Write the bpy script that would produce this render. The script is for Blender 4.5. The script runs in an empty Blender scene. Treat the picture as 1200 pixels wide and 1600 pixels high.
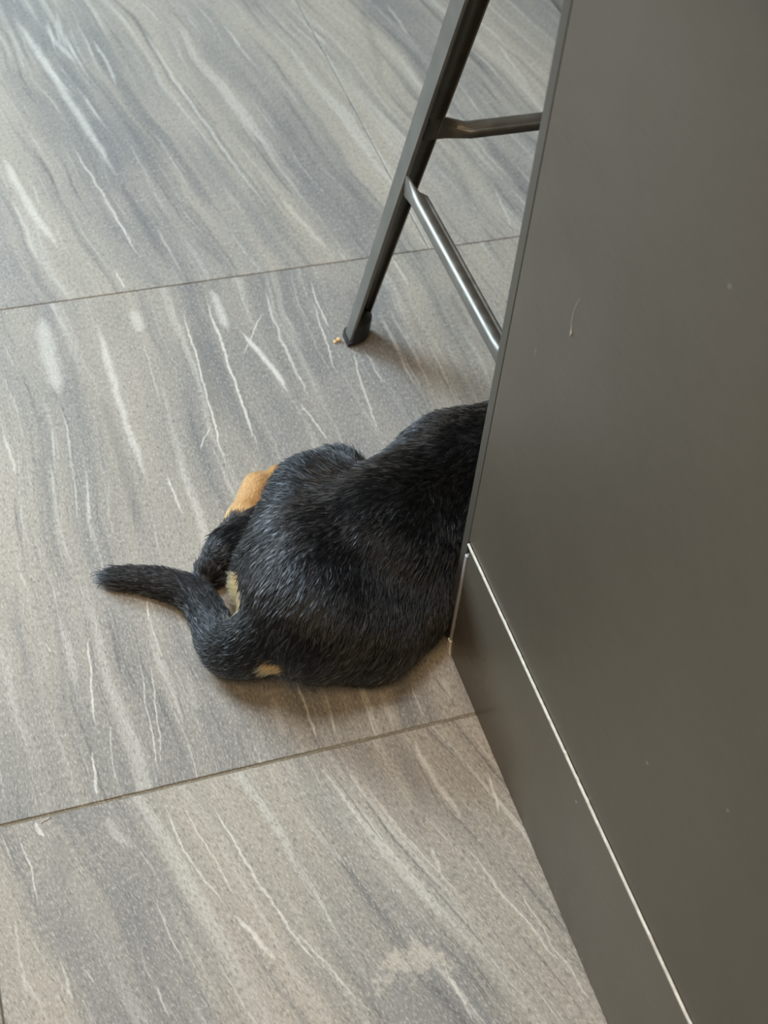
import bpy, bmesh, math, random
import numpy as np
from mathutils import Vector, Matrix

random.seed(4)
rng = np.random.default_rng(11)
scene = bpy.context.scene
COL = scene.collection

# ---------------------------------------------------------------- camera
cam_data = bpy.data.cameras.new('camera')
cam = bpy.data.objects.new('camera', cam_data)
COL.objects.link(cam)
cam.location = (-.44867, -.83080, 1.28)
cam.rotation_euler = (.721849, -.076735, -.312561)
cam_data.sensor_fit = 'VERTICAL'
cam_data.sensor_height = 36.0
cam_data.lens = 36.0 * 2128.7 / 1600.0
cam_data.clip_start = .02
cam_data.dof.use_dof = True
cam_data.dof.focus_distance = 1.42
cam_data.dof.aperture_fstop = 7.0
scene.camera = cam

# ---------------------------------------------------------------- world, lights, exposure
world = bpy.data.worlds.new('world')
scene.world = world
world.use_nodes = True
bg = world.node_tree.nodes['Background']
bg.inputs['Color'].default_value = (.88, .76, .58, 1)
bg.inputs['Strength'].default_value = .18

def area(name, loc, target, size, power, color):
    d = bpy.data.lights.new(name, 'AREA')
    d.shape = 'RECTANGLE'
    d.size, d.size_y = size
    d.energy = power
    d.color = color
    o = bpy.data.objects.new(name, d)
    COL.objects.link(o)
    o.location = loc
    o.rotation_euler = (Vector(target) - Vector(loc)).to_track_quat('-Z', 'Y').to_euler()
    return o

# tall daylight window beyond the stool side, to the left
wl = area('window_daylight', (-2.1, 3.1, 2.0), (-.6, 1.4, 0), (1.6, 1.7), 118, (.70, .87, 1.0))
wl.data.spread = math.radians(120)
# daylight opening along the left side of the room
area('side_daylight', (-3.2, -.1, 1.5), (0, .4, 0.2), (1.0, 1.2), 6, (.92, .96, 1.0))
# ceiling lamps over the kitchen: warm by the worktop, whiter over the seating side
area('ceiling_lamp', (-.8, -1.2, 2.6), (-.5, -.6, 0), (.8, .8), 30, (1.0, .70, .40))
cl = area('ceiling_lamp.001', (-.30, .25, 2.6), (-.25, .25, 0), (.7, .7), 5.5, (.90, .95, 1.0))
cl.data.spread = math.radians(75)

vs = scene.view_settings
vs.view_transform = 'Standard'
vs.look = 'None'
vs.gamma = 1.0
vs.exposure = 0.10
vs.use_curve_mapping = False

# ---------------------------------------------------------------- helpers
def new_mat(name):
    m = bpy.data.materials.new(name)
    m.use_nodes = True
    nt = m.node_tree
    return m, nt, nt.nodes['Principled BSDF']

class NT:
    """short hand for building node trees"""
    def __init__(self, nt): self.nt = nt
    def put(self, sock, v):
        if isinstance(v, bpy.types.NodeSocket): self.nt.links.new(v, sock)
        elif v is not None: sock.default_value = v
    def math(self, op, a, b=None, c=None, clamp=False):
        n = self.nt.nodes.new('ShaderNodeMath'); n.operation = op; n.use_clamp = clamp
        self.put(n.inputs[0], a); self.put(n.inputs[1], b)
        if c is not None: self.put(n.inputs[2], c)
        return n.outputs[0]
    def ramp(self, v, a, b, lo=0.0, hi=1.0, smooth=True):
        n = self.nt.nodes.new('ShaderNodeMapRange')
        if smooth: n.interpolation_type = 'SMOOTHSTEP'
        self.put(n.inputs[0], v)
        n.inputs[1].default_value = a; n.inputs[2].default_value = b
        n.inputs[3].default_value = lo; n.inputs[4].default_value = hi
        return n.outputs[0]
    def coord(self, kind='Object'):
        return self.nt.nodes.new('ShaderNodeTexCoord').outputs[kind]
    def mapping(self, v, loc=(0, 0, 0), rot=(0, 0, 0), scale=(1, 1, 1)):
        n = self.nt.nodes.new('ShaderNodeMapping')
        self.put(n.inputs[0], v)
        n.inputs[1].default_value = loc; n.inputs[2].default_value = rot; n.inputs[3].default_value = scale
        return n.outputs[0]
    def noise(self, v, scale, detail=3.0, rough=.55, dist=0.0, out=0):
        n = self.nt.nodes.new('ShaderNodeTexNoise')
        self.put(n.inputs['Vector'], v)
        n.inputs['Scale'].default_value = scale; n.inputs['Detail'].default_value = detail
        n.inputs['Roughness'].default_value = rough; n.inputs['Distortion'].default_value = dist
        return n.outputs[out]
    def voronoi(self, v, scale, out='Distance'):
        n = self.nt.nodes.new('ShaderNodeTexVoronoi')
        self.put(n.inputs['Vector'], v); n.inputs['Scale'].default_value = scale
        return n.outputs[out]
    def mix(self, f, a, b, mode='MIX'):
        n = self.nt.nodes.new('ShaderNodeMix'); n.data_type = 'RGBA'; n.blend_type = mode
        self.put(n.inputs[0], f)
        self.put(n.inputs[6], a if isinstance(a, bpy.types.NodeSocket) else (*a, 1))
        self.put(n.inputs[7], b if isinstance(b, bpy.types.NodeSocket) else (*b, 1))
        return n.outputs[2]
    def vadd(self, a, b):
        n = self.nt.nodes.new('ShaderNodeVectorMath'); n.operation = 'ADD'
        self.put(n.inputs[0], a); self.put(n.inputs[1], b); return n.outputs[0]
    def vscale(self, a, s, off=(0, 0, 0)):
        n = self.nt.nodes.new('ShaderNodeVectorMath'); n.operation = 'MULTIPLY_ADD'
        self.put(n.inputs[0], a); n.inputs[1].default_value = s; n.inputs[2].default_value = off
        return n.outputs[0]
    def xyz(self, v):
        n = self.nt.nodes.new('ShaderNodeSeparateXYZ'); self.put(n.inputs[0], v); return n.outputs
    def bump(self, h, strength, dist):
        n = self.nt.nodes.new('ShaderNodeBump')
        n.inputs['Strength'].default_value = strength; n.inputs['Distance'].default_value = dist
        self.put(n.inputs['Height'], h); return n.outputs[0]

def mesh_obj(name, verts, faces, mat, parent=None, smooth=False):
    me = bpy.data.meshes.new(name)
    me.from_pydata([tuple(v) for v in verts], [], [tuple(f) for f in faces])
    me.update()
    bm = bmesh.new(); bm.from_mesh(me); bmesh.ops.recalc_face_normals(bm, faces=bm.faces[:]); bm.to_mesh(me); bm.free()
    if mat: me.materials.append(mat)
    if smooth:
        for p in me.polygons: p.use_smooth = True
    o = bpy.data.objects.new(name, me)
    COL.objects.link(o)
    if parent is not None: o.parent = parent
    return o

def box_mesh(name, lo, hi, bevel=0.0, segs=1):
    bm = bmesh.new()
    bmesh.ops.create_cube(bm, size=1.0)
    lo, hi = Vector(lo), Vector(hi)
    for v in bm.verts:
        v.co = Vector([(lo[i] + hi[i]) / 2 + v.co[i] * (hi[i] - lo[i]) for i in range(3)])
    if bevel:
        bmesh.ops.bevel(bm, geom=bm.edges[:], offset=bevel, segments=segs, affect='EDGES', profile=.5)
    me = bpy.data.meshes.new(name)
    bm.to_mesh(me); bm.free()
    return me

def box(name, lo, hi, mat, parent=None, bevel=0.0, segs=1):
    me = box_mesh(name, lo, hi, bevel, segs)
    me.materials.append(mat)
    o = bpy.data.objects.new(name, me)
    COL.objects.link(o)
    if parent is not None: o.parent = parent
    return o

def tag(o, label, cat, group=None, kind=None):
    o['label'] = label; o['category'] = cat
    if group: o['group'] = group
    if kind: o['kind'] = kind
    return o

def empty(name, loc):
    o = bpy.data.objects.new(name, None); COL.objects.link(o); o.location = loc
    o.empty_display_size = .1
    return o

def keep(o, parent):
    """parent without moving (parts are modelled in world coordinates)"""
    o.parent = parent
    o.matrix_parent_inverse = Matrix.Translation(parent.location).inverted()
    return o

# ---------------------------------------------------------------- floor: stone look tiles with drawn veins
# each vein of the stone print: y0, y1, c2, c1, c0 (x = c2 t^2 + c1 t + c0 about its middle), half width, strength (+ pale, - dark)
VEINS_NEAR = [
  (-0.1198, -0.0973, 2.272, -0.2503, -0.4839, 0.0026, 0.9),
  (-0.2007, -0.104, -1.1141, -0.1024, -0.4978, 0.0009, 0.65),
  (-0.1398, -0.1033, 0.0, -0.1944, -0.5152, 0.0008, 0.45),
  (-0.2542, -0.1023, 1.4667, -0.275, -0.3443, 0.0014, 0.65),
  (-0.3185, -0.2458, -0.9958, -0.4952, -0.3005, 0.0028, 0.7),
  (-0.2591, -0.1052, 0.0754, -0.2481, -0.322, 0.0011, 0.5),
  (-0.3643, -0.1028, 0.2535, -0.2945, -0.2807, 0.0016, 0.7),
  (-0.232, -0.1019, 0.6461, -0.3004, -0.1657, 0.001, -0.7),
  (-0.2083, -0.1046, 0.5923, -0.2855, -0.1745, 0.0017, 0.35),
  (-0.2264, -0.0982, 1.527, -0.1811, -0.0728, 0.0034, 0.6),
  (-0.2117, -0.0995, 0.2435, -0.1085, -0.0813, 0.0014, -0.5),
  (-0.225, -0.1669, -1.3386, 0.1165, -0.016, 0.0017, 0.8),
  (-0.4109, -0.2275, 0.3966, -0.3356, -0.0446, 0.0016, 0.5),
  (-0.2728, -0.2331, -1.6337, 0.0337, -0.1018, 0.0023, 0.5),
  (-0.4017, -0.2669, 0.542, -0.4915, -0.2391, 0.0015, 0.45),
  (-0.4255, -0.3542, 0.6551, -0.1439, -0.1276, 0.0015, 0.55),
  (-0.2199, -0.0876, -0.9427, 0.029, -0.0939, 0.0083, -0.3),
  (-0.2989, -0.2095, 0.631, -0.1748, -0.3792, 0.0008, 0.5),
  (-0.3427, -0.2989, 0.0, -0.2066, -0.3996, 0.0009, 0.5),
  (-0.2997, -0.2494, -1.1653, -0.1355, -0.4811, 0.0018, 0.5),
  (-0.2882, -0.2638, -0.0, -0.3241, -0.4607, 0.0012, 0.45),
  (-0.1856, -0.11, -1.2313, 0.0329, -0.4671, 0.0108, -0.28),
  (-0.1608, -0.1079, 8.4776, -0.4313, -0.4095, 0.0058, 0.3),
  (-0.3775, -0.3193, -3.7718, 0.0678, -0.2051, 0.0019, -0.4),
  (-0.415, -0.2648, -1.5633, -0.3725, -0.1662, 0.0013, -0.4),
  (-0.4089, -0.2912, 0.4559, -0.1797, -0.0237, 0.001, 0.5),
  (-0.4366, -0.3735, 0.0, -0.1681, -0.0119, 0.0013, 0.5),
  (-0.3593, -0.2283, -0.1425, -0.2832, -0.3127, 0.0012, -0.3),
  (-0.2938, -0.1888, 0.5225, -0.0016, -0.5216, 0.0015, 0.35),
  (-0.1748, -0.1243, 0.0, -0.1864, -0.1557, 0.0034, 0.25),
  (-0.2484, -0.1469, 1.8773, -0.3863, -0.2089, 0.0033, 0.25),
  (-0.2185, -0.1866, 0.0, -0.1062, -0.1069, 0.003, -0.35),
]
VEINS_MIDDLE = [
  (0.3706, 0.4725, -0.1533, -0.0741, -0.4389, 0.002, 0.5),
  (0.4969, 0.6944, 0.1876, 0.003, -0.3639, 0.0127, 0.45),
  (0.3035, 0.6777, 0.1949, -0.0251, -0.2892, 0.0053, 0.5),
  (0.2257, 0.5379, -0.1108, -0.0205, -0.3065, 0.008, -0.4),
  (0.6099, 0.6693, 0.0, -0.0616, -0.2359, 0.0088, 0.45),
  (0.4439, 0.6125, 0.4171, -0.0017, -0.2364, 0.0013, 0.35),
  (0.264, 0.3496, 0.0, -0.1159, -0.254, 0.002, 0.6),
  (0.2969, 0.6893, -0.028, 0.0433, -0.1738, 0.0013, 0.85),
  (0.381, 0.6374, 0.0838, 0.0521, -0.1674, 0.0073, -0.45),
  (0.3247, 0.6951, -0.0454, 0.005, -0.132, 0.0021, 0.8),
  (0.5791, 0.6937, -0.2726, -0.0224, -0.1182, 0.0068, 0.5),
  (0.4036, 0.6981, 0.4172, -0.0057, -0.0481, 0.0022, 0.55),
  (0.4385, 0.6001, -0.8167, -0.2593, -0.0802, 0.0048, 0.75),
  (0.3417, 0.4408, -1.1185, -0.2409, -0.0491, 0.0017, 0.6),
  (0.5217, 0.6297, 0.9057, 0.6057, -0.0847, 0.001, 0.8),
  (0.5504, 0.6802, 0.8042, 0.0164, 0.0235, 0.0014, 0.65),
  (0.4544, 0.6438, -0.0868, 0.069, 0.0119, 0.0013, 0.65),
  (0.3293, 0.5345, 0.5415, 0.0736, 0.0331, 0.0017, 0.55),
  (0.43, 0.521, -0.0062, -0.0722, 0.0608, 0.0013, 0.5),
  (0.3681, 0.4208, 1.8347, 0.5526, -0.1936, 0.0009, 0.85),
  (-0.0158, 0.1278, 0.4134, 0.1123, -0.4016, 0.0014, 0.8),
  (-0.0941, -0.0284, -0.5196, 0.0636, -0.4178, 0.0015, 0.8),
  (0.114, 0.1603, 1.5975, 0.1378, -0.3217, 0.0009, 0.85),
  (-0.0933, 0.0785, 0.0617, 0.064, -0.3502, 0.001, 0.6),
  (-0.0836, 0.079, -0.381, 0.127, -0.3403, 0.0009, 0.6),
  (0.1032, 0.1246, 0.0, -0.2447, -0.4404, 0.0009, 0.5),
  (-0.0917, 0.0044, 1.2802, 0.0585, -0.3955, 0.001, 0.45),
  (-0.0763, 0.0906, -0.0208, -0.0054, -0.3127, 0.0017, -0.4),
  (-0.09, 0.0106, -0.6903, -0.0332, -0.1805, 0.0016, 0.75),
  (-0.0907, -0.0103, -2.2122, 0.0817, -0.1558, 0.0009, 0.6),
  (-0.0944, -0.0364, 1.2348, -0.0516, -0.0575, 0.0011, 0.45),
  (-0.0904, -0.0258, -0.3275, -0.1701, -0.0237, 0.0011, -0.7),
  (-0.0771, -0.0376, 0.0, 0.0642, -0.021, 0.0033, 0.35),
  (-0.0838, 0.0132, -0.6331, -0.1227, -0.2535, 0.0014, -0.35),
  (0.4124, 0.6343, 0.0, 0.0987, -0.3399, 0.0038, -0.25),
  (0.3361, 0.4253, 0.0, 0.0446, -0.4058, 0.0046, -0.3),
  (0.543, 0.6575, 0.0, 0.054, 0.0731, 0.0082, -0.3),
  (0.5297, 0.7059, 0.0428, -0.1224, 0.2543, 0.0048, 0.4),
  (0.5091, 0.6105, 0.0, 0.0205, 0.2191, 0.0065, -0.4),
  (0.6229, 0.7005, 0.0, -0.0579, 0.162, 0.0029, 0.4),
  (0.3479, 0.4715, 1.1113, -0.2098, 0.1504, 0.0013, -0.4),
  (0.3963, 0.6036, -0.1719, -0.0313, 0.1234, 0.0018, 0.35),
  (0.3993, 0.4996, 0.0, -0.0355, 0.1102, 0.0018, 0.35),
  (0.0425, 0.2447, 0.2489, 0.0358, -0.4668, 0.0036, -0.25),
  (-0.0321, 0.2135, 0.1155, 0.0885, -0.4295, 0.0035, -0.22),
  (-0.0204, 0.041, 0.0, -0.0109, -0.2979, 0.0042, 0.2),
  (-0.0774, -0.0038, 0.0, -0.0292, -0.2127, 0.0049, 0.25),
  (-0.093, -0.0353, 0.0, -0.0663, -0.0939, 0.005, 0.25),
]
VEINS_FAR = [
  (0.929, 1.5375, -0.0227, -0.174, -0.2415, 0.0077, 0.5),
  (1.2962, 1.4713, 1.196, -0.2545, -0.2276, 0.0049, 0.4),
  (1.3026, 1.5156, 0.8808, -0.0553, -0.2131, 0.0038, 0.35),
  (1.219, 1.4034, -0.4176, -0.0988, -0.1562, 0.0032, 0.45),
  (0.7896, 1.4774, 0.0749, -0.1512, -0.0384, 0.0031, 0.4),
  (0.7365, 1.114, -0.0749, -0.1625, -0.2271, 0.0019, 0.6),
  (0.7229, 0.9911, 0.0218, -0.1331, -0.1831, 0.0067, -0.4),
  (0.7947, 1.0947, 0.3494, -0.1897, -0.3432, 0.0066, 0.5),
  (0.7817, 0.975, -0.5761, -0.0999, -0.3548, 0.0032, 0.35),
  (0.7033, 0.7621, 0.0, -0.205, -0.2418, 0.0016, 0.7),
  (0.7079, 0.8584, 0.0, -0.1058, -0.1591, 0.0023, 0.3),
  (0.7206, 0.8158, 0.0, -0.3271, -0.102, 0.0047, -0.35),
  (0.8783, 1.0605, 0.0, -0.0843, 0.0463, 0.01, -0.25),
  (0.9429, 1.3885, 0.1032, -0.1322, 0.0003, 0.0117, -0.2),
  (1.2876, 1.4321, 0.0, -0.032, 0.3883, 0.0029, 0.4),
  (1.086, 1.2691, 0.0, -0.0261, 0.5459, 0.0023, 0.4),
  (0.7168, 0.8455, 0.0, 0.0997, 0.3727, 0.0015, 0.5),
  (1.178, 1.4403, 0.0, 0.1307, 0.321, 0.009, -0.3),
  (0.9892, 1.1528, 0.0, -0.0594, 0.4431, 0.0077, -0.3),
  (0.7792, 0.953, 0.0, 0.1108, 0.3331, 0.0072, -0.25),
  (0.719, 0.8914, 0.0, -0.2501, 0.0532, 0.0048, 0.2),
  (0.7093, 0.8939, -0.3462, -0.1027, -0.359, 0.0063, -0.3),
  (0.7342, 0.9541, 0.0, 0.0223, 0.1527, 0.0069, -0.2),
]

def tile_material(name, angle, offset, veins=(), patch=None, tone=0.0, warm=(.345, .308, .262)):
    m, nt, bsdf = new_mat(name)
    N = NT(nt)
    P = N.coord('Object')
    # wobble for the veins
    wob = N.vscale(N.noise(P, 22, 3, .6, out=1), (.011, .011, 0), (-.0055, -.0055, 0))
    Q = N.vadd(P, wob)
    fine = N.vscale(N.noise(P, 160, 2, .6, out=1), (.0022, .0022, 0), (-.0011, -.0011, 0))
    Q = N.vadd(Q, fine)
    xq, yq, _ = N.xyz(Q)
    acc_l = acc_d = 0.0
    for (y0, y1, c2, c1, c0, w, s) in veins:
        t = N.math('SUBTRACT', yq, (y0 + y1) / 2)
        px = N.math('MULTIPLY_ADD', N.math('MULTIPLY_ADD', t, c2, c1), t, c0)
        d = N.math('ABSOLUTE', N.math('SUBTRACT', xq, px))
        w = max(w, .0010) * 1.45
        e = N.ramp(N.math('ABSOLUTE', t), (y1 - y0) * .22, (y1 - y0) * .55, 0.0, w * 1.1)   # thins out to its ends
        mk = N.ramp(N.math('ADD', d, e), w * .10, w, abs(s), 0.0)
        if s > 0: acc_l = N.math('MAXIMUM', mk, acc_l)
        else: acc_d = N.math('MAXIMUM', mk, acc_d)
    # streaky stone background, drawn out along the vein direction
    bend = N.vscale(N.noise(P, 3.0, 2, .5, out=1), (.07, .07, 0), (-.035, -.035, 0))
    bend2 = N.vscale(N.noise(P, 30, 2, .5, out=1), (.004, .004, 0), (-.002, -.002, 0))
    S0 = N.vadd(N.vadd(P, bend), bend2)
    turn = lambda v_: N.mapping(v_, rot=(0, 0, -angle))          # turn first, then draw out
    S1 = N.mapping(turn(S0), (offset, offset * .7, 0), scale=(1, .10, 1))
    S2 = N.mapping(turn(S0), (offset * 1.7, offset, 0), scale=(1, .030, 1))
    S3 = N.mapping(turn(P), (offset, offset, 0), scale=(1, .33, 1))
    broad = N.noise(S1, 10, 4, .55)
    streak = N.noise(S2, 34, 5, .62)
    thin = N.noise(S2, 92, 4, .65)
    cloud = N.noise(P, 4.2, 3, .5)
    where = N.ramp(N.noise(S1, 6, 2, .5), .34, .56)        # some bands are plain, some full of fine lines
    grain = N.noise(S3, 520, 3, .75)
    grain2 = N.noise(S3, 300, 2, .65)
    pores = N.voronoi(P, 230)
    c = N.mix(N.ramp(broad, .31, .68), (.172 + tone, .170 + tone, .164 + tone), (.330 + tone, .298 + tone, .244 + tone))
    c = N.mix(N.math('MULTIPLY', N.ramp(cloud, .42, .70), .45), c, warm)
    c = N.mix(N.ramp(streak, .54, .68, 0, .60), c, (.47, .452, .405))
    c = N.mix(N.ramp(streak, .47, .33, 0, .50), c, (.108, .111, .114))
    c = N.mix(N.math('MULTIPLY', where, N.ramp(thin, .56, .70, 0, .70)), c, (.54, .52, .47))
    c = N.mix(N.math('MULTIPLY', where, N.ramp(thin, .44, .31, 0, .65)), c, (.082, .083, .086))
    if patch:
        (px, py), (rx, ry) = patch
        dx = N.math('DIVIDE', N.math('SUBTRACT', xq, px), rx); dy = N.math('DIVIDE', N.math('SUBTRACT', yq, py), ry)
        rr = N.math('SQRT', N.math('ADD', N.math('MULTIPLY', dx, dx), N.math('MULTIPLY', dy, dy)))
        rr = N.math('ADD', rr, N.ramp(N.noise(P, 48, 3, .6), .25, .75, -.9, .9))
        c = N.mix(N.math('MULTIPLY', N.ramp(rr, 1.25, .35), .55), c, (.50, .455, .38))
    c = N.mix(N.ramp(grain, .50, .70, 0, .50), c, (.61, .57, .49))
    c = N.mix(N.ramp(grain, .48, .32, 0, .48), c, (.080, .078, .076))
    c = N.mix(N.ramp(grain2, .45, .31, 0, .45), c, (.085, .083, .080))
    broken = N.math('MULTIPLY', N.ramp(N.noise(P, 90, 4, .75), .28, .56, .55, 1.0), N.ramp(grain, .35, .60, .70, 1.0))
    if veins:
        c = N.mix(N.math('MULTIPLY', acc_d, N.math('MULTIPLY', broken, .95)), c, (.085, .088, .092))
        c = N.mix(N.math('MULTIPLY', acc_l, broken), c, (.68, .655, .59))
    c = N.mix(N.ramp(pores, .13, .05, 0, .35), c, (.05, .05, .05))
    nt.links.new(c, bsdf.inputs['Base Color'])
    nt.links.new(N.ramp(streak, .3, .7, .52, .40), bsdf.inputs['Roughness'])
    bsdf.inputs['Specular IOR Level'].default_value = .42
    h = N.math('ADD', N.math('MULTIPLY', grain, .5), N.math('ADD', N.math('MULTIPLY', streak, .8), N.math('MULTIPLY', grain2, .5)))
    nt.links.new(N.bump(h, .35, .0012), bsdf.inputs['Normal'])
    return m

def grout_material():
    m, nt, b = new_mat('grout')
    N = NT(nt); P = N.coord('Object')
    c = N.mix(N.noise(P, 60, 3), (.085, .078, .064), (.15, .138, .112))
    c = N.mix(N.ramp(N.noise(P, 400, 2), .5, .75, 0, .5), c, (.22, .20, .165))
    nt.links.new(c, b.inputs['Base Color']); b.inputs['Roughness'].default_value = .9
    return m
GROUT = grout_material()

JX, JY = 0.2235, (-2.496, -1.696, -.8960, -.0962, .7038, 1.570, 2.370, 3.170)
floor = box('floor', (-2.4, -2.496, -.03), (2.8, 3.17, -.0016), GROUT)
floor['kind'] = 'structure'; floor['label'] = 'grey stone look tiled kitchen floor with thin grout joints'

GROUT_PALE, _nt, _b = new_mat('pale_grout')
_N = NT(_nt); _P = _N.coord('Object')
_c = _N.mix(_N.noise(_P, 45, 3), (.12, .104, .074), (.22, .194, .146))
_nt.links.new(_N.mix(_N.ramp(_N.noise(_P, 500, 2), .5, .72, 0, .6), _c, (.46, .42, .33)), _b.inputs['Base Color'])
_b.inputs['Roughness'].default_value = .9
gl = box('grout_line', (-2.4, -.0982, -.0030), (2.8, -.0942, -.0013), GROUT_PALE, floor)
gl['label'] = 'wider pale sandy grout joint'
T_NEAR = tile_material('tile_near', math.radians(17), 3.1, VEINS_NEAR, ((-.1601, -.3494), (.036, .019)), .008, (.37, .320, .255))
T_MIDDLE = tile_material('tile_middle', math.radians(2), 7.7, VEINS_MIDDLE, None, .0)
T_FAR = tile_material('tile_far', math.radians(9), 12.9, VEINS_FAR, None, .01)
T_PLAIN = tile_material('tile_plain', math.radians(7), 21.3)
starts = {0: -1.9, 1: -1.2, 2: -.5433, 3: -1.02, 4: JX, 5: -.6, 6: -1.3}
for r in range(7):
    ya, yb = JY[r], JY[r + 1]
    xs = [starts[r] + 1.6 * k for k in range(-3, 4)]
    for k in range(len(xs) - 1):
        xa, xb = max(xs[k], -2.4), min(xs[k + 1], 2.8)
        if xb - xa < .05: continue
        mat = T_PLAIN
        if r == 2 and xa < 0 < xb: mat = T_NEAR
        if r == 3 and xa < 0 < xb: mat = T_MIDDLE
        if r == 4: mat = T_FAR
        g0 = .0020 if r == 3 else .0008
        g1 = .0020 if r == 2 else .0008
        box('tile', (xa + .0009, ya + g0, -.012), (xb - .0009, yb - g1, 0.0), mat, floor, .0007, 1)

# ---------------------------------------------------------------- kitchen island
def panel_material(name, base, spec=.5, rough=.38, seed=0.0):
    m, nt, b = new_mat(name)
    N = NT(nt); P = N.coord('Object')
    P = N.mapping(P, (seed, seed, seed))
    a = tuple(x * .90 for x in base); z = tuple(x * 1.10 for x in base)
    c = N.mix(N.ramp(N.noise(P, 2.4, 3, .5), .3, .7), a, z)
    c = N.mix(N.ramp(N.noise(N.mapping(P, scale=(1, .08, 1)), 700, 2, .6), .35, .70, 0, .35), c, tuple(x * 1.25 for x in base))
    # dust specks and small scuffs
    flat = N.mapping(P, scale=(0, 1, 1))
    dust = N.ramp(N.voronoi(flat, 26), .050, .022, 0, .60)
    gate = N.ramp(N.noise(P, 31, 2, .5), .56, .62)
    c = N.mix(N.math('MULTIPLY', dust, gate), c, (.36, .34, .31))
    scuff = N.ramp(N.voronoi(N.mapping(flat, rot=(0.35, 0, 0), scale=(1, 1, .20)), 30), .055, .020, 0, .42)
    gate2 = N.ramp(N.noise(P, 25, 2, .5), .58, .63)
    c = N.mix(N.math('MULTIPLY', scuff, gate2), c, (.30, .285, .26))
    nt.links.new(c, b.inputs['Base Color'])
    nt.links.new(N.ramp(N.noise(P, 5, 4, .6), .3, .7, rough - .05, rough + .07), b.inputs['Roughness'])
    b.inputs['Specular IOR Level'].default_value = spec
    nt.links.new(N.bump(N.noise(P, 600, 2, .5), .06, .0004), b.inputs['Normal'])
    return m

def plain_material(name, col, rough=.5, metal=0.0, var=.12, scale=80, spec=.5):
    m, nt, b = new_mat(name)
    N = NT(nt); P = N.coord('Object')
    c = N.mix(N.noise(P, scale, 3, .6), tuple(x * (1 - var) for x in col), tuple(min(1, x * (1 + var)) for x in col))
    nt.links.new(c, b.inputs['Base Color'])
    b.inputs['Roughness'].default_value = rough; b.inputs['Metallic'].default_value = metal
    b.inputs['Specular IOR Level'].default_value = spec
    return m

M_PANEL = panel_material('charcoal_laminate', (.094, .080, .060), .16)
M_KICK = panel_material('charcoal_kick', (.094, .080, .060), .32, .30, 3.3)
M_EDGE = panel_material('charcoal_edge_band', (.072, .064, .051), .3, .45, 6.1)
M_BRIGHT = plain_material('bare_aluminium', (.50, .475, .41), .5, .2, .5, 120)
M_STRIP = plain_material('grey_aluminium', (.42, .42, .42), .45, .3, .15, 200)
M_CAP = plain_material('white_plastic', (.72, .70, .60), .5)
M_DARK = plain_material('black_gap', (.012, .012, .012), .8)
M_TOP = plain_material('worktop_stone', (.10, .10, .10), .25, 0, .3, 30)

isl = empty('kitchen_island', (.9, -.5, 0))
tag(isl, 'charcoal grey kitchen island with scuffed end panel and separate kick plate', 'kitchen island')
P_ = lambda o: keep(o, isl)
P_(box('end_panel', (.0024, -1.02, .1895), (.0215, -.0006, .94), M_PANEL, None, .0006))
P_(box('back_panel', (.0024, .0004, .002), (1.80, .0140, .94), M_EDGE, None, .0009, 2))
kick = P_(box('kick_plate', (.0, -1.02, .001), (.014, -.0105, .1862), M_KICK, None, .0004))
kick['label'] = 'charcoal kick plate with a bare bright top edge'

def sub(o, parent, root):
    o.parent = parent
    o.matrix_parent_inverse = Matrix.Identity(4)
    return o
# bright bare top edge with chipped spots: a strip whose front line is slightly uneven
vs_, fs_ = [], []
n = 220
yy = np.linspace(-1.02, -.0030, n)
for i, y in enumerate(yy):
    chip = .0005 * rng.random() ** 3 + (.0009 if rng.random() < .03 else 0)
    x0, x1 = -.0002, .0020
    z0, z1 = .1861 - .0004 * rng.random(), .1874 + chip
    vs_ += [(x0, y, z0), (x0, y, z1), (x1, y, z1 + .0006), (x1, y, z0)]
    if i:
        a, b_ = (i - 1) * 4, i * 4
        for k in range(4): fs_.append((a + k, a + (k + 1) % 4, b_ + (k + 1) % 4, b_ + k))
fs_ += [(3, 2, 1, 0), tuple((n - 1) * 4 + k for k in range(4))]
e_ = sub(mesh_obj('bare_top_edge', vs_, fs_, M_BRIGHT), kick, isl); e_['label'] = 'bright chipped top edge'
e_ = sub(box('corner_profile', (-.0010, -.0086, .0205), (.014, -.0036, .1720), M_STRIP, None, .0006), kick, isl)
e_['label'] = 'light grey metal corner strip'
sub(box('gap_shade_strip', (.0010, -.0112, .0010), (.014, -.0086, .1860), M_DARK), kick, isl)  # solid black strip, stands in for the shade inside the gap
cap = sub(mesh_obj('end_cap', [(x, y, z) for x in (-.0024, .013) for y, z in
        ((-.0135, .0006), (-.0046, .0006), (-.0036, .0030), (-.0034, .0205), (-.0098, .0205), (-.0105, .0110))],
        [(0, 1, 2, 3, 4, 5), (11, 10, 9, 8, 7, 6)] + [(k, (k + 1) % 6, 6 + (k + 1) % 6, 6 + k) for k in range(6)], M_CAP), kick, isl)
cap['label'] = 'small cream plastic end piece at the corner foot'
P_(box('carcass', (.0216, -1.00, .05), (1.79, .0002, .939), M_DARK))
P_(box('worktop', (-.012, -1.05, .9402), (1.84, .035, .975), M_TOP, None, .003, 2))

# ---------------------------------------------------------------- bar stool
def metal_material():
    m, nt, b = new_mat('gunmetal')
    N = NT(nt); P = N.coord('Object')
    c = N.mix(N.ramp(N.noise(P, 30, 4, .6), .3, .7), (.145, .136, .117), (.190, .178, .154))
    nt.links.new(c, b.inputs['Base Color'])
    b.inputs['Metallic'].default_value = .80
    nt.links.new(N.ramp(N.noise(P, 60, 3, .6), .3, .7, .40, .50), b.inputs['Roughness'])
    return m
M_METAL = metal_material()
M_RUBBER = plain_material('black_rubber', (.006, .006, .006), .5, 0, .3, 150)

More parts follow.
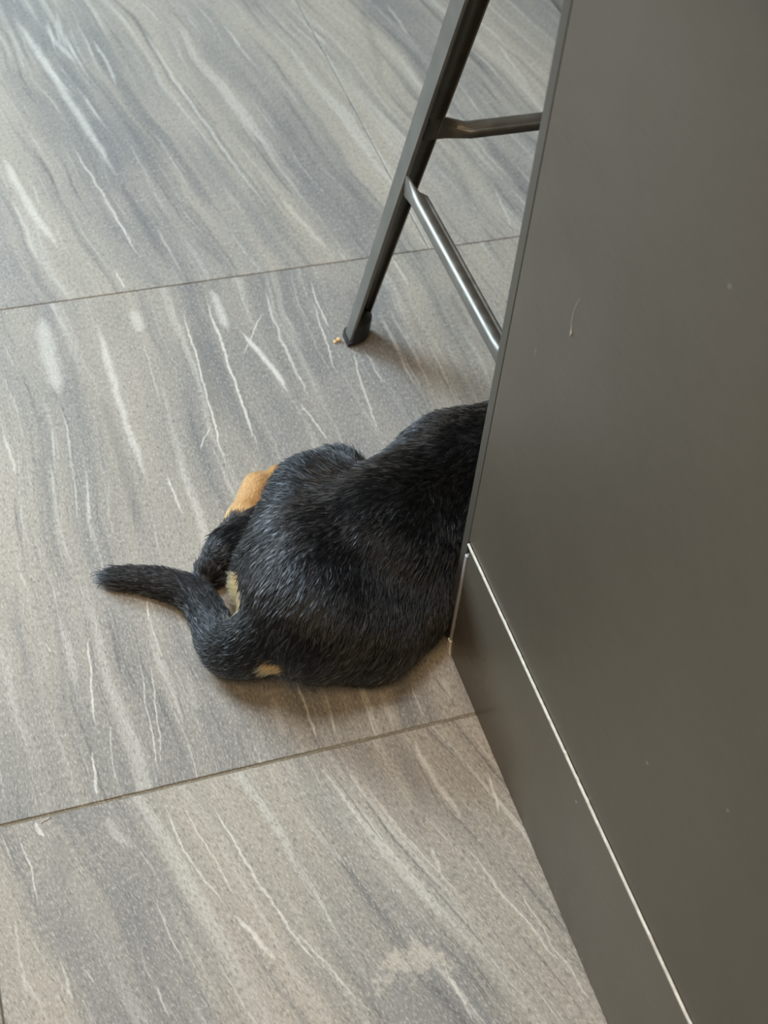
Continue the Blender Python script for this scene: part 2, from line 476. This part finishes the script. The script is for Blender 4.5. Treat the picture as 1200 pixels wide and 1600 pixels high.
SX0, SX1, SY0, SY1, LEAN = .0385, .520, .024, .553, .131
stool = empty('bar_stool', ((SX0 + SX1) / 2, (SY0 + SY1) / 2, 0))
tag(stool, 'dark gunmetal sheet steel bar stool with folded legs and footrest bars', 'bar stool')

def leg_width(z):
    return .033 + .013 * min(1, z / .6)

def corner(ix, iy, z):
    bx, by = (SX0 if ix > 0 else SX1), (SY0 if iy > 0 else SY1)
    return bx + ix * LEAN * z, by + iy * LEAN * z

def make_leg(ix, iy):
    """ix, iy: direction (+1/-1) pointing to the middle of the stool"""
    zs = [.010, .0330, .0345, .06, .12, .2, .3, .4, .5, .6, .648]
    rings = []
    for z in zs:
        w = leg_width(z); r = .014
        wx = .019 if z < .034 else w + .010 * min(1, z / .6)              # the flange along x is cut away over the rubber foot
        path = [(wx - .002, .0065), (wx, .0035), (wx - .0015, .0)] + ([(wx * .80, .0), (wx * .70, .0028), (wx * .60, .0)] if z >= .034 else [(.0172, 0), (.0165, 0), (.0158, 0)])
        path += [(r - r * math.sin(a), r - r * math.cos(a)) for a in np.linspace(0, math.pi / 2, 6)]
        path += [(.0, w * .60), (.0, w * .70), (.0, w * .80), (.0, w - .0015), (.0025, w), (.0050, w - .0015)]
        path = np.array(path)
        tan = np.gradient(path, axis=0); tan /= np.linalg.norm(tan, axis=1)[:, None]
        nrm = np.stack([tan[:, 1], -tan[:, 0]], 1)
        if nrm[8] @ np.array([1, 1]) < 0: nrm = -nrm
        inner = path + nrm * .0018
        cx, cy = corner(ix, iy, z)
        ring = [(cx + ix * u, cy + iy * v, z) for u, v in path] + [(cx + ix * u, cy + iy * v, z) for u, v in inner[::-1]]
        rings.append(ring)
    n = len(rings[0]); V = [p for r_ in rings for p in r_]; F = []
    for i in range(len(rings) - 1):
        for k in range(n):
            F.append((i * n + k, i * n + (k + 1) % n, (i + 1) * n + (k + 1) % n, (i + 1) * n + k))
    h = n // 2
    for base in (0, (len(rings) - 1) * n):
        for k in range(h - 1): F.append((base + k, base + k + 1, base + n - 2 - k, base + n - 1 - k))
    leg = keep(mesh_obj('leg', V, F, M_METAL, None, False), stool)
    mark_smooth(leg)
    # rubber foot inside the fold
    V, F = [], []
    lv = [(0, -.0014, .033), (.009, -.0014, .036), (.0095, .0021, .036), (.038, .0021, .033), (.046, .004, .024), (.050, .006, .014)]
    m_ = 0
    for z, o_, w in lv:
        cx, cy = corner(ix, iy, z)
        r = .012
        ring = [(r + o_ - r * math.sin(a), r + o_ - r * math.cos(a)) for a in np.linspace(0, math.pi / 2, 6)]
        ring = [(w, o_)] + ring + [(o_, w)]
        # bulging inner side
        ring += [(o_ + (w - o_) * math.sin(a) ** .8, o_ + (w - o_) * math.cos(a) ** .8) for a in np.linspace(.25, math.pi / 2 - .25, 5)]
        m_ = len(ring)
        V += [(cx + ix * u, cy + iy * v, z) for u, v in ring]
    for i in range(len(lv) - 1):
        for k in range(m_): F.append((i * m_ + k, i * m_ + (k + 1) % m_, (i + 1) * m_ + (k + 1) % m_, (i + 1) * m_ + k))
    F += [tuple(range(m_)), tuple((len(lv) - 1) * m_ + k for k in range(m_))]
    ft = sub(mesh_obj('rubber_foot', V, F, M_RUBBER), leg, stool)
    ft['label'] = 'black rubber foot'
    return leg

def mark_smooth(o, ang=35):
    me = o.data
    for p in me.polygons: p.use_smooth = True
    bm = bmesh.new(); bm.from_mesh(me)
    for e in bm.edges:
        e.smooth = not (len(e.link_faces) == 2 and e.calc_face_angle(0) > math.radians(ang))
    bm.to_mesh(me); bm.free()

for ix in (1, -1):
    for iy in (1, -1): make_leg(ix, iy)

MAIN = [(-.0095, -.005), (-.0095, -.001), (-.0085, .0025), (-.0065, .0052), (-.003, .0062), (.0005, .0052), (.003, .0032), (.0045, .0020),
        (.0058, .0024), (.007, .0028), (.0084, .002), (.0095, -.0005), (.0095, -.005), (.006, -.0055), (0, -.006), (-.006, -.0055)]
FLAT = [(-.0012, -.013), (-.0012, -.005), (-.0012, .003), (-.0012, .009), (-.0012, .013), (.0012, .013), (.0012, .010), (.0012, .007),
        (.0012, .004), (.0012, .001), (.0012, -.003), (.0012, -.008), (.0012, -.013), (.0006, -.0131), (0, -.0131), (-.0006, -.0131)]
MAIN, FLAT = np.array(MAIN) * 1.22, np.array(FLAT) * 1.1

def make_stretcher(along, inward, z, rim0, rim1, tab0, tab1):
    """along 'x' or 'y'; inward = +1/-1 direction to the stool middle; rim = coordinate of the flange plane it is fixed to"""
    ix = iy = 0
    if along == 'y':
        a0 = corner(1, 1, z)[1]; a1 = corner(1, -1, z)[1]
        plane = corner(inward, 1, z)[0]
    else:
        a0 = corner(1, 1, z)[0]; a1 = corner(-1, 1, z)[0]
        plane = corner(1, inward, z)[1]
    w = leg_width(z)
    s0, s1 = a0 + w - .016, a1 - w + .016
    st = [0, .010, tab0, tab0 + .012, tab0 + .026]
    en = [tab1 + .026, tab1 + .012, tab1, .010, 0]
    pos = [s0 + t for t in st] + list(np.linspace(s0 + tab0 + .04, s1 - tab1 - .04, 6)) + [s1 - t for t in en]
    mixv = [0, 0, 0, .45, 1] + [1] * 6 + [1, .45, 0, 0, 0]
    V, F = [], []
    for p, mm in zip(pos, mixv):
        prof = FLAT + (MAIN - FLAT) * mm
        off = .0034 + .0080 * mm
        for nn, zz in prof:
            q = plane + inward * (off + nn * 1.0)
            V.append((q, p, z + zz) if along == 'y' else (p, q, z + zz))
    k_ = 16
    for i in range(len(pos) - 1):
        for k in range(k_): F.append((i * k_ + k, i * k_ + (k + 1) % k_, (i + 1) * k_ + (k + 1) % k_, (i + 1) * k_ + k))
    F += [tuple(range(k_)), tuple((len(pos) - 1) * k_ + k for k in range(k_))]
    o = keep(mesh_obj('footrest_bar', V, F, M_METAL), stool); mark_smooth(o, 50)
    return o
make_stretcher('y', 1, .296, 0, 0, .052, .020)
make_stretcher('y', -1, .296, 0, 0, .020, .020)
make_stretcher('x', -1, .351, 0, 0, .028, .028)
make_stretcher('x', 1, .351, 0, 0, .028, .028)

# seat pressed from sheet: rounded square dish with a turned-down rim
def make_seat():
    V, F = [], []
    cx, cy = (SX0 + SX1) / 2, (SY0 + SY1) / 2
    rings = [(.150, .632), (.156, .640), (.157, .652), (.153, .661), (.145, .664), (.10, .660), (.05, .657)]
    n = 48
    for h, z in rings:
        for k in range(n):
            a = 2 * math.pi * k / n
            c, s = math.cos(a), math.sin(a)
            q = (abs(c) ** 5 + abs(s) ** 5) ** (-1 / 5)
            V.append((cx + h * q * c * (SX1 - SX0) / .50, cy + h * q * s * (SY1 - SY0) / .50, z))
    for i in range(len(rings) - 1):
        for k in range(n): F.append((i * n + k, i * n + (k + 1) % n, (i + 1) * n + (k + 1) % n, (i + 1) * n + k))
    F.append(tuple((len(rings) - 1) * n + k for k in range(n)))
    o = keep(mesh_obj('seat', V, F, M_METAL, None, True), stool)
    return o
make_seat()

# ---------------------------------------------------------------- dog
# (part, end a, radius a, end b, radius b) tapered limbs, metres
T0, T1, T2, T3 = (-.140, .078, .102), (-.064, .0906, .1031), (.0600, .1690, .1000), (.1712, .1640, .1060)
HF, KF = (-.1149, .1557, .1051), (-.0695, .2249, .0693)
HN, KN, KN2 = (-.1540, .0262, .0880), (-.0996, .0170, .0576), (-.0500, .0360, .0523)
Q = [(-.170, .036, .094), (-.2110, .0140, .0760), (-.2385, .0220, .0500), (-.2515, .0400, .0290), (-.2570, .0640, .0220), (-.2596, .1005, .0185), (-.2693, .1334, .0165),
     (-.2928, .1560, .0145), (-.3159, .1703, .0122), (-.3400, .1820, .0090), (-.3530, .1885, .0066)]
QR = [.0400, .0300, .0240, .0200, .0165, .0138, .0122, .0104, .0086, .0062, .0028]
def smooth_chain(P, Rr, per=4):
    """Catmull-Rom through the nodes so that the tail has no joints"""
    A_ = np.concatenate([np.array(P), np.array(Rr)[:, None]], 1)
    E = np.vstack([2 * A_[0] - A_[1], A_, 2 * A_[-1] - A_[-2]]); o = []
    for i in range(1, len(E) - 2):
        p0, p1, p2, p3 = E[i - 1], E[i], E[i + 1], E[i + 2]
        for t in np.arange(per) / per:
            o.append(.5 * (2 * p1 + (p2 - p0) * t + (2 * p0 - 5 * p1 + 4 * p2 - p3) * t * t + (3 * p1 - p0 - 3 * p2 + p3) * t ** 3))
    o.append(A_[-1])
    return [(tuple(v[:3]), float(v[3])) for v in o]
TAIL = smooth_chain(Q, QR)
PRIMS = [
 ('torso', T0, .076, T1, .0777), ('torso', T1, .0777, T2, .0690), ('torso', T2, .0690, T3, .0800),
 ('torso', T3, .0800, (.300, .180, .110), .090),
 ('neck', (.300, .185, .120), .078, (.410, .200, .105), .055),
 ('head', (.430, .205, .080), .056, (.475, .210, .072), .050),
 ('head', (.480, .210, .058), .036, (.545, .217, .042), .024),
 ('ear', (.425, .155, .105), .014, (.450, .140, .055), .020),
 ('ear', (.412, .252, .105), .014, (.432, .275, .055), .020),
 ('rear_thigh_far', HF, .0565, KF, .0375), ('rear_thigh_far', (-.1720, .0980, .0620), .0585, HF, .0560),
 ('shank', (-.0640, .2320, .0440), .0310, (-.2142, .1738, .0350), .0272),
 ('hock', (-.2425, .1570, .0216), .0191, (-.1854, .2286, .0205), .0182),
 ('foot', (-.1854, .2286, .0205), .0182, (-.155, .2790, .0173), .0185),
 ('toe', (-.155, .276, .0165), .013, (-.1475, .2950, .0125), .0105),
 ('toe', (-.146, .279, .0165), .013, (-.1235, .2990, .0130), .0110),
 ('rear_thigh_near', HN, .0715, KN, .0615), ('rear_thigh_near', KN, .0615, KN2, .0500), ('rear_thigh_near', HN, .0715, KN2, .0500),
 ('rear_thigh_near', (-.0210, .0640, .0640), .0420, (.0120, .1320, .0900), .0530),
 ('foreleg', (.280, .130, .075), .045, (.250, .118, .035), .032),
 ('foreleg', (.250, .118, .030), .028, (.400, .125, .022), .021),
 ('forepaw', (.400, .125, .020), .021, (.440, .128, .018), .019),
 ('foreleg', (.290, .255, .075), .045, (.260, .285, .035), .032),
 ('foreleg', (.260, .285, .030), .028, (.400, .310, .022), .021),
 ('forepaw', (.400, .310, .020), .021, (.440, .315, .018), .019),
] + [('tail', TAIL[i][0], TAIL[i][1], TAIL[i + 1][0], TAIL[i + 1][1]) for i in range(len(TAIL) - 1)]
def sd_cone(P,a,ra,b,rb):
    a=np.array(a);b=np.array(b);ab=b-a
    t=np.clip(((P-a)@ab)/(ab@ab),0,1)
    d=np.linalg.norm(P-(a+t[...,None]*ab),axis=-1)
    return d-(ra+(rb-ra)*t)
KS={'toe':.004,'rear_thigh_far':.022,'foot':.01,'hock':.008,'shank':.010,'tail':.016,'ear':.01}
def dog_sdf(P,prims=None):
    prims=prims or PRIMS
    D=None
    for n,a,ra,b,rb in prims:
        d=sd_cone(P,a,ra,b,rb)
        if D is None: D=d;continue
        k=KS.get(n,.028)
        h=np.maximum(k-np.abs(D-d),0)/k
        D=np.minimum(D,d)-h*h*k*.25
    return np.maximum(D,.0015-P[...,2])
def surface_nets(lo,hi,res,fn):
    n=[int(round((hi[i]-lo[i])/res))+1 for i in range(3)]
    ax=[lo[i]+np.arange(n[i])*res for i in range(3)]
    G=np.empty(n)
    for i in range(n[0]):
        Y,Zz=np.meshgrid(ax[1],ax[2],indexing='ij')
        P=np.stack([np.full_like(Y,ax[0][i]),Y,Zz],-1)
        G[i]=fn(P)
    ins=G<0
    c=[(i,j,k) for i in (0,1) for j in (0,1) for k in (0,1)]
    m=tuple(x-1 for x in n)
    cnt=sum(ins[i:i+m[0],j:j+m[1],k:k+m[2]].astype(np.int8) for i,j,k in c)
    act=(cnt>0)&(cnt<8)
    idx=-np.ones(m,int);cells=np.argwhere(act);idx[act]=np.arange(len(cells))
    acc=np.zeros((len(cells),3));num=np.zeros(len(cells))
    val=lambda o:G[cells[:,0]+o[0],cells[:,1]+o[1],cells[:,2]+o[2]]
    for o in c:
        for d in range(3):
            if o[d]==0:
                p=list(o);p[d]=1
                g0=val(o);g1=val(p);x=(g0<0)!=(g1<0)
                t=np.where(x,g0/np.where(x,g0-g1,1),0)
                pt=np.tile(np.array(o,float),(len(cells),1));pt[:,d]+=t
                acc[x]+=pt[x];num[x]+=1
    V=np.array(lo)+(cells+acc/num[:,None])*res
    F=[]
    for d in range(3):
        u,v=(d+1)%3,(d+2)%3
        s0=[slice(1,-1)]*3;s1=[slice(1,-1)]*3
        s0[d]=slice(0,n[d]-1);s1[d]=slice(1,n[d])
        A=ins[tuple(s0)];B=ins[tuple(s1)]
        e=np.argwhere(A!=B);off=np.ones(3,int);off[d]=0
        q=e+off
        flip=~A[tuple(e.T)]
        def at(du,dv):
            w=q.copy();w[:,u]-=du;w[:,v]-=dv;return idx[w[:,0],w[:,1],w[:,2]]
        f=np.stack([at(1,1),at(0,1),at(0,0),at(1,0)],1)
        f[flip]=f[flip][:,::-1]
        F.append(f)
    return V,np.concatenate(F)


DOG_POS = (-.05, .12, 0)
dog = empty('dog', DOG_POS)
tag(dog, 'short haired black and tan dog lying beside the island, rump and tail showing', 'dog')

V, F = surface_nets((-.42, -.08, -.006), (.62, .40, .24), .0035, dog_sdf)
me = bpy.data.meshes.new('body')
me.from_pydata(V.tolist(), [], F.tolist()); me.update()
for p in me.polygons: p.use_smooth = True
body = bpy.data.objects.new('body', me); COL.objects.link(body); keep(body, dog)

# coat colouring: tan feet, tan under the tail and on the backs of the thighs
TAN = [((-.168, .252, .020), .043), ((-.130, .300, .012), .035), ((-.203, .230, .014), .021), ((-.217, .217, .009), .014), ((-.232, .082, .066), .028), ((-.230, .058, .086), .015), ((-.2165, -.0240, .066), .0140),
       ((.42, .126, .02), .075), ((.42, .312, .02), .075), ((.545, .217, .03), .040)]
def tan_amount(P):
    a = np.zeros(len(P))
    for c, r in TAN: a = np.maximum(a, np.clip((r - np.linalg.norm(P - np.array(c), axis=1)) / .006 + .5, 0, 1))
    # the tail itself stays black
    dt = np.min([sd_cone(P, q_[0], q_[1], r_[0], r_[1]) for q_, r_ in zip(TAIL[5:-1], TAIL[6:])], axis=0)
    return a * ((dt > .010) | (P[:, 1] < 0))
ta = tan_amount(V)
at = me.attributes.new('tan', 'FLOAT', 'POINT'); at.data.foreach_set('value', ta.astype(np.float32))

def coat_material():
    m, nt, b = new_mat('coat_skin')
    N = NT(nt); P = N.coord('Object')
    an = nt.nodes.new('ShaderNodeAttribute'); an.attribute_name = 'tan'
    c = N.mix(an.outputs['Fac'], (.0045, .0045, .0048), N.mix(N.noise(P, 120, 3), (.30, .15, .05), (.46, .26, .10)))
    nt.links.new(c, b.inputs['Base Color'])
    b.inputs['Roughness'].default_value = .55; b.inputs['Specular IOR Level'].default_value = .3
    nt.links.new(N.bump(N.noise(N.mapping(P, scale=(.3, 1, 1)), 260, 3, .6), .4, .002), b.inputs['Normal'])
    return m
me.materials.append(coat_material())

def hair_material(name, melanin, color, rough, vary=1.3, ior=1.5, pale=0.0):
    m = bpy.data.materials.new(name); m.use_nodes = True
    nt = m.node_tree; nt.nodes.clear()
    h = nt.nodes.new('ShaderNodeBsdfHairPrincipled'); o = nt.nodes.new('ShaderNodeOutputMaterial')
    try: h.model = 'CHIANG'
    except Exception: pass
    if color is None:
        h.parametrization = 'MELANIN'; h.inputs['Melanin'].default_value = melanin
        h.inputs['Melanin Redness'].default_value = .35
        pass
    else:
        h.parametrization = 'COLOR'; h.inputs['Color'].default_value = (*color, 1)
        pass
    h.inputs['Roughness'].default_value = rough; h.inputs['Radial Roughness'].default_value = .45
    h.inputs['Random Roughness'].default_value = .2
    h.inputs['IOR'].default_value = ior
    if color is not None:
        # strands differ in depth of colour; in the black coat the palest imitate glints
        N = NT(nt); hi = nt.nodes.new('ShaderNodeHairInfo')
        nt.links.new(N.mix(N.ramp(hi.outputs['Random'], pale, 1, 0, 1, False), tuple(x * .45 for x in color), tuple(min(1, x * vary) for x in color)), h.inputs['Color'])
    nt.links.new(h.outputs[0], o.inputs['Surface'])
    return m
M_BLACK_HAIR = hair_material('black_hair', 0, (.006, .0064, .0071), .22, 14.0, 1.44, .78)  # few much paler strands: sheen glints painted into the hair colour
M_TAN_HAIR = hair_material('tan_hair', 0, (.52, .24, .065), .40)
M_CREAM_HAIR = hair_material('cream_hair', 0, (1.0, .58, .22), .50, 1.0, 1.3)

FLOWS = {}
def prim_flow(nm, a, b, P):
    a, b = np.array(a), np.array(b)
    ax = (b - a) / np.linalg.norm(b - a)
    D = np.tile(ax, (len(P), 1))
    if nm == 'torso':
        D = np.tile(np.array([-.80, -.10, -.25]), (len(P), 1))
        mid = (a + b) / 2
        D[:, 1] += (P[:, 1] - mid[1]) / .08 * .55
        D[:, 2] -= np.abs(P[:, 1] - mid[1]) / .08 * .3
    elif nm in ('neck', 'head', 'ear'): D = np.tile(np.array([-.9, 0, -.25]), (len(P), 1))
    elif nm == 'rear_thigh_far': D = np.tile(np.array([-.45, .55, -.55]), (len(P), 1))
    elif nm == 'rear_thigh_near': D = np.tile(np.array([-.62, -.55, -.55]), (len(P), 1))
    return D

def make_fur(name, P0, Nn, mat, length, radius, seed, lift=.30):
    g = np.random.default_rng(seed)
    n = len(P0)
    W = np.zeros(n); D = np.zeros((n, 3)); Lm = np.zeros(n)
    for nm, a, ra, b, rb in PRIMS:
        d = sd_cone(P0, a, ra, b, rb)
        w = np.exp(-np.clip(d, 0, None) / .006)
        D += prim_flow(nm, a, b, P0) * w[:, None]
        Lm += w * {'toe': .35, 'foot': .42, 'hock': .75, 'shank': .9, 'tail': .72, 'forepaw': .4, 'foreleg': .6, 'head': .5}.get(nm, 1.0)
        W += w
    D /= np.linalg.norm(D, axis=1)[:, None] + 1e-9
    Lm /= W + 1e-9
    # low frequency swirl so that locks form
    ph = P0 @ np.array([[61., 23., 41.], [37., 71., -29.], [-43., 31., 67.]])
    swirl = np.stack([np.sin(ph[:, 0]) + np.sin(2.3 * ph[:, 1]), np.sin(ph[:, 1] + 1.3) + np.sin(1.9 * ph[:, 2]), np.sin(ph[:, 2] + .7)], 1) * .10
    D = D + swirl + g.normal(0, .17, (n, 3))
    D -= (D * Nn).sum(1)[:, None] * Nn
    D /= np.linalg.norm(D, axis=1)[:, None] + 1e-9
    L = length * Lm * g.uniform(.6, 1.15, n)
    tip = np.clip((-.338 - P0[:, 0]) / .015, 0, 1)
    L *= 1 + tip * 1.3
    lf = lift * g.uniform(.5, 1.5, n)
    pts = []
    for s in (0, .35, .7, 1.0):
        rise = lf * (s - .55 * s * s)
        q = P0 + D * (L * s * (1 - .12 * s))[:, None] + Nn * (L * rise)[:, None]
        q[:, 2] = np.maximum(q[:, 2], .0006)
        pts.append(q)
    pts = np.stack(pts, 1)
    cu = bpy.data.hair_curves.new(name)
    cu.add_curves([4] * n)
    cu.points.foreach_set('position', pts.reshape(-1).astype(np.float32))
    rd = cu.attributes.get('radius') or cu.attributes.new('radius', 'FLOAT', 'POINT')
    prof = np.tile(np.array([1.0, .95, .65, .12]), n) * radius * np.repeat(g.uniform(.75, 1.25, n), 4)
    rd.data.foreach_set('value', prof.astype(np.float32))
    cu.materials.append(mat)
    o = bpy.data.objects.new(name, cu); COL.objects.link(o); keep(o, dog)
    o['kind'] = 'stuff'
    return o

# sample roots on the skin
tri = np.concatenate([F[:, [0, 1, 2]], F[:, [0, 2, 3]]])
A, B, C_ = V[tri[:, 0]], V[tri[:, 1]], V[tri[:, 2]]
fn = np.cross(B - A, C_ - A); ar = np.linalg.norm(fn, axis=1) / 2
vn = np.zeros_like(V)
for k in range(3): np.add.at(vn, tri[:, k], fn)
vn /= np.linalg.norm(vn, axis=1)[:, None] + 1e-12
cen = (A + B + C_) / 3
wgt = ar * np.where(cen[:, 0] > .16, .25, 1.0) * (cen[:, 2] > .004)
NH = 130000
pick = rng.choice(len(tri), NH, p=wgt / wgt.sum())
u, v = rng.random(NH), rng.random(NH)
fl = u + v > 1; u[fl], v[fl] = 1 - u[fl], 1 - v[fl]
t_ = tri[pick]
R0 = V[t_[:, 0]] * (1 - u - v)[:, None] + V[t_[:, 1]] * u[:, None] + V[t_[:, 2]] * v[:, None]
RN = vn[t_[:, 0]] * (1 - u - v)[:, None] + vn[t_[:, 1]] * u[:, None] + vn[t_[:, 2]] * v[:, None]
RN /= np.linalg.norm(RN, axis=1)[:, None] + 1e-12
ht = tan_amount(R0) + rng.normal(0, .12, NH) > .5
cream = ht & (R0[:, 0] < -.19) & (R0[:, 1] < .15)
lock = (~ht) & (rng.random(NH) < .26)
under = (~ht) & ~lock
f1 = make_fur('undercoat', R0[under], RN[under], M_BLACK_HAIR, .0125, .00020, 5, .22)
f1['label'] = 'short black undercoat'
f3 = make_fur('guard_hair', R0[lock], RN[lock], M_BLACK_HAIR, .0160, .00046, 7, .42)
f3['label'] = 'glossy black top hair'
f2 = make_fur('tan_fur', R0[ht & ~cream], RN[ht & ~cream], M_TAN_HAIR, .0120, .00026, 6)
f2['label'] = 'rust tan fur on the paws'
f4 = make_fur('cream_fur', R0[cream], RN[cream], M_CREAM_HAIR, .0170, .00030, 8, .5)
f4['label'] = 'pale golden fur under the tail'

# claws of the hind paw that shows
M_CLAW = plain_material('dark_claw', (.018, .014, .012), .35)
def claw(p0, p1, r):
    p0, p1 = Vector(p0), Vector(p1)
    d = (p1 - p0).normalized(); s = d.orthogonal().normalized(); t = d.cross(s)
    V_, F_ = [], []
    lv = [(0, 1.0), (.45, .8), (.8, .45), (1.0, .08)]
    for f_, k in lv:
        c = p0.lerp(p1, f_) + Vector((0, 0, -.0018)) * f_ * f_
        for j in range(6):
            a = j * math.pi / 3
            V_.append(c + (s * math.cos(a) + t * math.sin(a)) * r * k)
    for i in range(3):
        for j in range(6): F_.append((i * 6 + j, i * 6 + (j + 1) % 6, (i + 1) * 6 + (j + 1) % 6, (i + 1) * 6 + j))
    F_ += [tuple(range(6)), tuple(18 + j for j in range(6))]
    keep(mesh_obj('claw', V_, F_, M_CLAW, None, True), dog)
claw((-.1445, .302, .013), (-.1420, .312, .006), .0030)
claw((-.1180, .305, .015), (-.1110, .314, .007), .0030)

# nose and eyes, on the head resting under the stool
M_WET = plain_material('wet_black', (.008, .008, .008), .15)
def on_skin(c, d):
    c, d = np.array(c, float), np.array(d, float) / np.linalg.norm(d)
    t = .0
    for _ in range(60):
        v_ = dog_sdf((c + d * t)[None])[0]
        if v_ > 0: break
        t += max(-v_, .0005)
    return Vector(c + d * t)
def bead(name, p, r, stretch=(1, 1, 1)):
    bm = bmesh.new(); bmesh.ops.create_uvsphere(bm, u_segments=14, v_segments=9, radius=r)
    for v_ in bm.verts: v_.co = Vector((v_.co.x * stretch[0], v_.co.y * stretch[1], v_.co.z * stretch[2])) + p
    m_ = bpy.data.meshes.new(name); bm.to_mesh(m_); bm.free(); m_.materials.append(M_WET)
    for q_ in m_.polygons: q_.use_smooth = True
    o = bpy.data.objects.new(name, m_); COL.objects.link(o); keep(o, dog)
bead('eye', on_skin((.475, .210, .072), (.62, -.42, .52)), .0075)
bead('eye', on_skin((.475, .210, .072), (.56, .52, .52)), .0075)
bead('nose', on_skin((.545, .217, .045), (1, .08, .15)), .011, (.7, 1.1, .85))

# ---------------------------------------------------------------- small litter
M_CRUMB = plain_material('crumb', (.72, .48, .22), .7, 0, .3, 400)
def lump(name, c, r, seed, mat):
    g = random.Random(seed)
    bm = bmesh.new(); bmesh.ops.create_icosphere(bm, subdivisions=2, radius=1)
    for v_ in bm.verts:
        k = 1 + .22 * math.sin(3 * v_.co.x + seed) + .18 * math.sin(4 * v_.co.y + 2 * seed) + g.uniform(-.08, .08)
        v_.co = Vector((v_.co.x * r[0] * k, v_.co.y * r[1] * k, max(v_.co.z * r[2] * k, -r[2] * .8)))
    zmin = min(v_.co.z for v_ in bm.verts)
    for v_ in bm.verts: v_.co.z -= zmin
    m_ = bpy.data.meshes.new(name); bm.to_mesh(m_); bm.free(); m_.materials.append(mat)
    for p in m_.polygons: p.use_smooth = True
    o = bpy.data.objects.new(name, m_); COL.objects.link(o); o.location = c
    return o
tag(lump('crumb', (.0285, .5345, .0), (.0042, .0036, .0030), 1.3, M_CRUMB), 'pale golden food crumb at the rubber foot of the stool, the larger one', 'crumb')
tag(lump('crumb', (.0228, .5325, .0), (.0026, .0024, .0018), 2.1, M_CRUMB), 'tiny orange crumb beside the larger golden crumb', 'crumb')

M_LINT = plain_material('pale_lint', (.62, .60, .55), .8)
def thread(name, pts, r):
    pts = [Vector(p) for p in pts]
    V_, F_ = [], []
    for i, p in enumerate(pts):
        d = (pts[min(i + 1, len(pts) - 1)] - pts[max(i - 1, 0)]).normalized()
        s = d.orthogonal().normalized(); t = d.cross(s)
        rr = r[i] if isinstance(r, (list, tuple)) else r
        for j in range(5):
            a = j * 2 * math.pi / 5
            V_.append(p + (s * math.cos(a) + t * math.sin(a)) * rr)
        if i:
            for j in range(5): F_.append(((i - 1) * 5 + j, (i - 1) * 5 + (j + 1) % 5, i * 5 + (j + 1) % 5, i * 5 + j))
    F_ += [tuple(range(5)), tuple((len(pts) - 1) * 5 + j for j in range(5))]
    return mesh_obj(name, V_, F_, M_LINT, None, True)
tag(thread('lint_strand', [(.0023, -.1037, .6028), (.0022, -.1012, .594), (.0021, -.1003, .584), (.0021, -.1012, .576), (.0020, -.1030, .570), (.0018, -.1042, .5685), (.0016, -.1046, .5655)],
           [.0001, .00016, .0002, .00016, .0002, .0007, .0005]), 'thin pale strand of lint clinging to the charcoal end panel', 'lint')
tag(thread('lint_thread', [(-.4802, -.1035, .0005), (-.4765, -.1015, .0006), (-.4725, -.1010, .0006), (-.4700, -.0990, .0006), (-.4690, -.1010, .0006)],
           .00045), 'short white thread lying along the grout joint', 'lint')
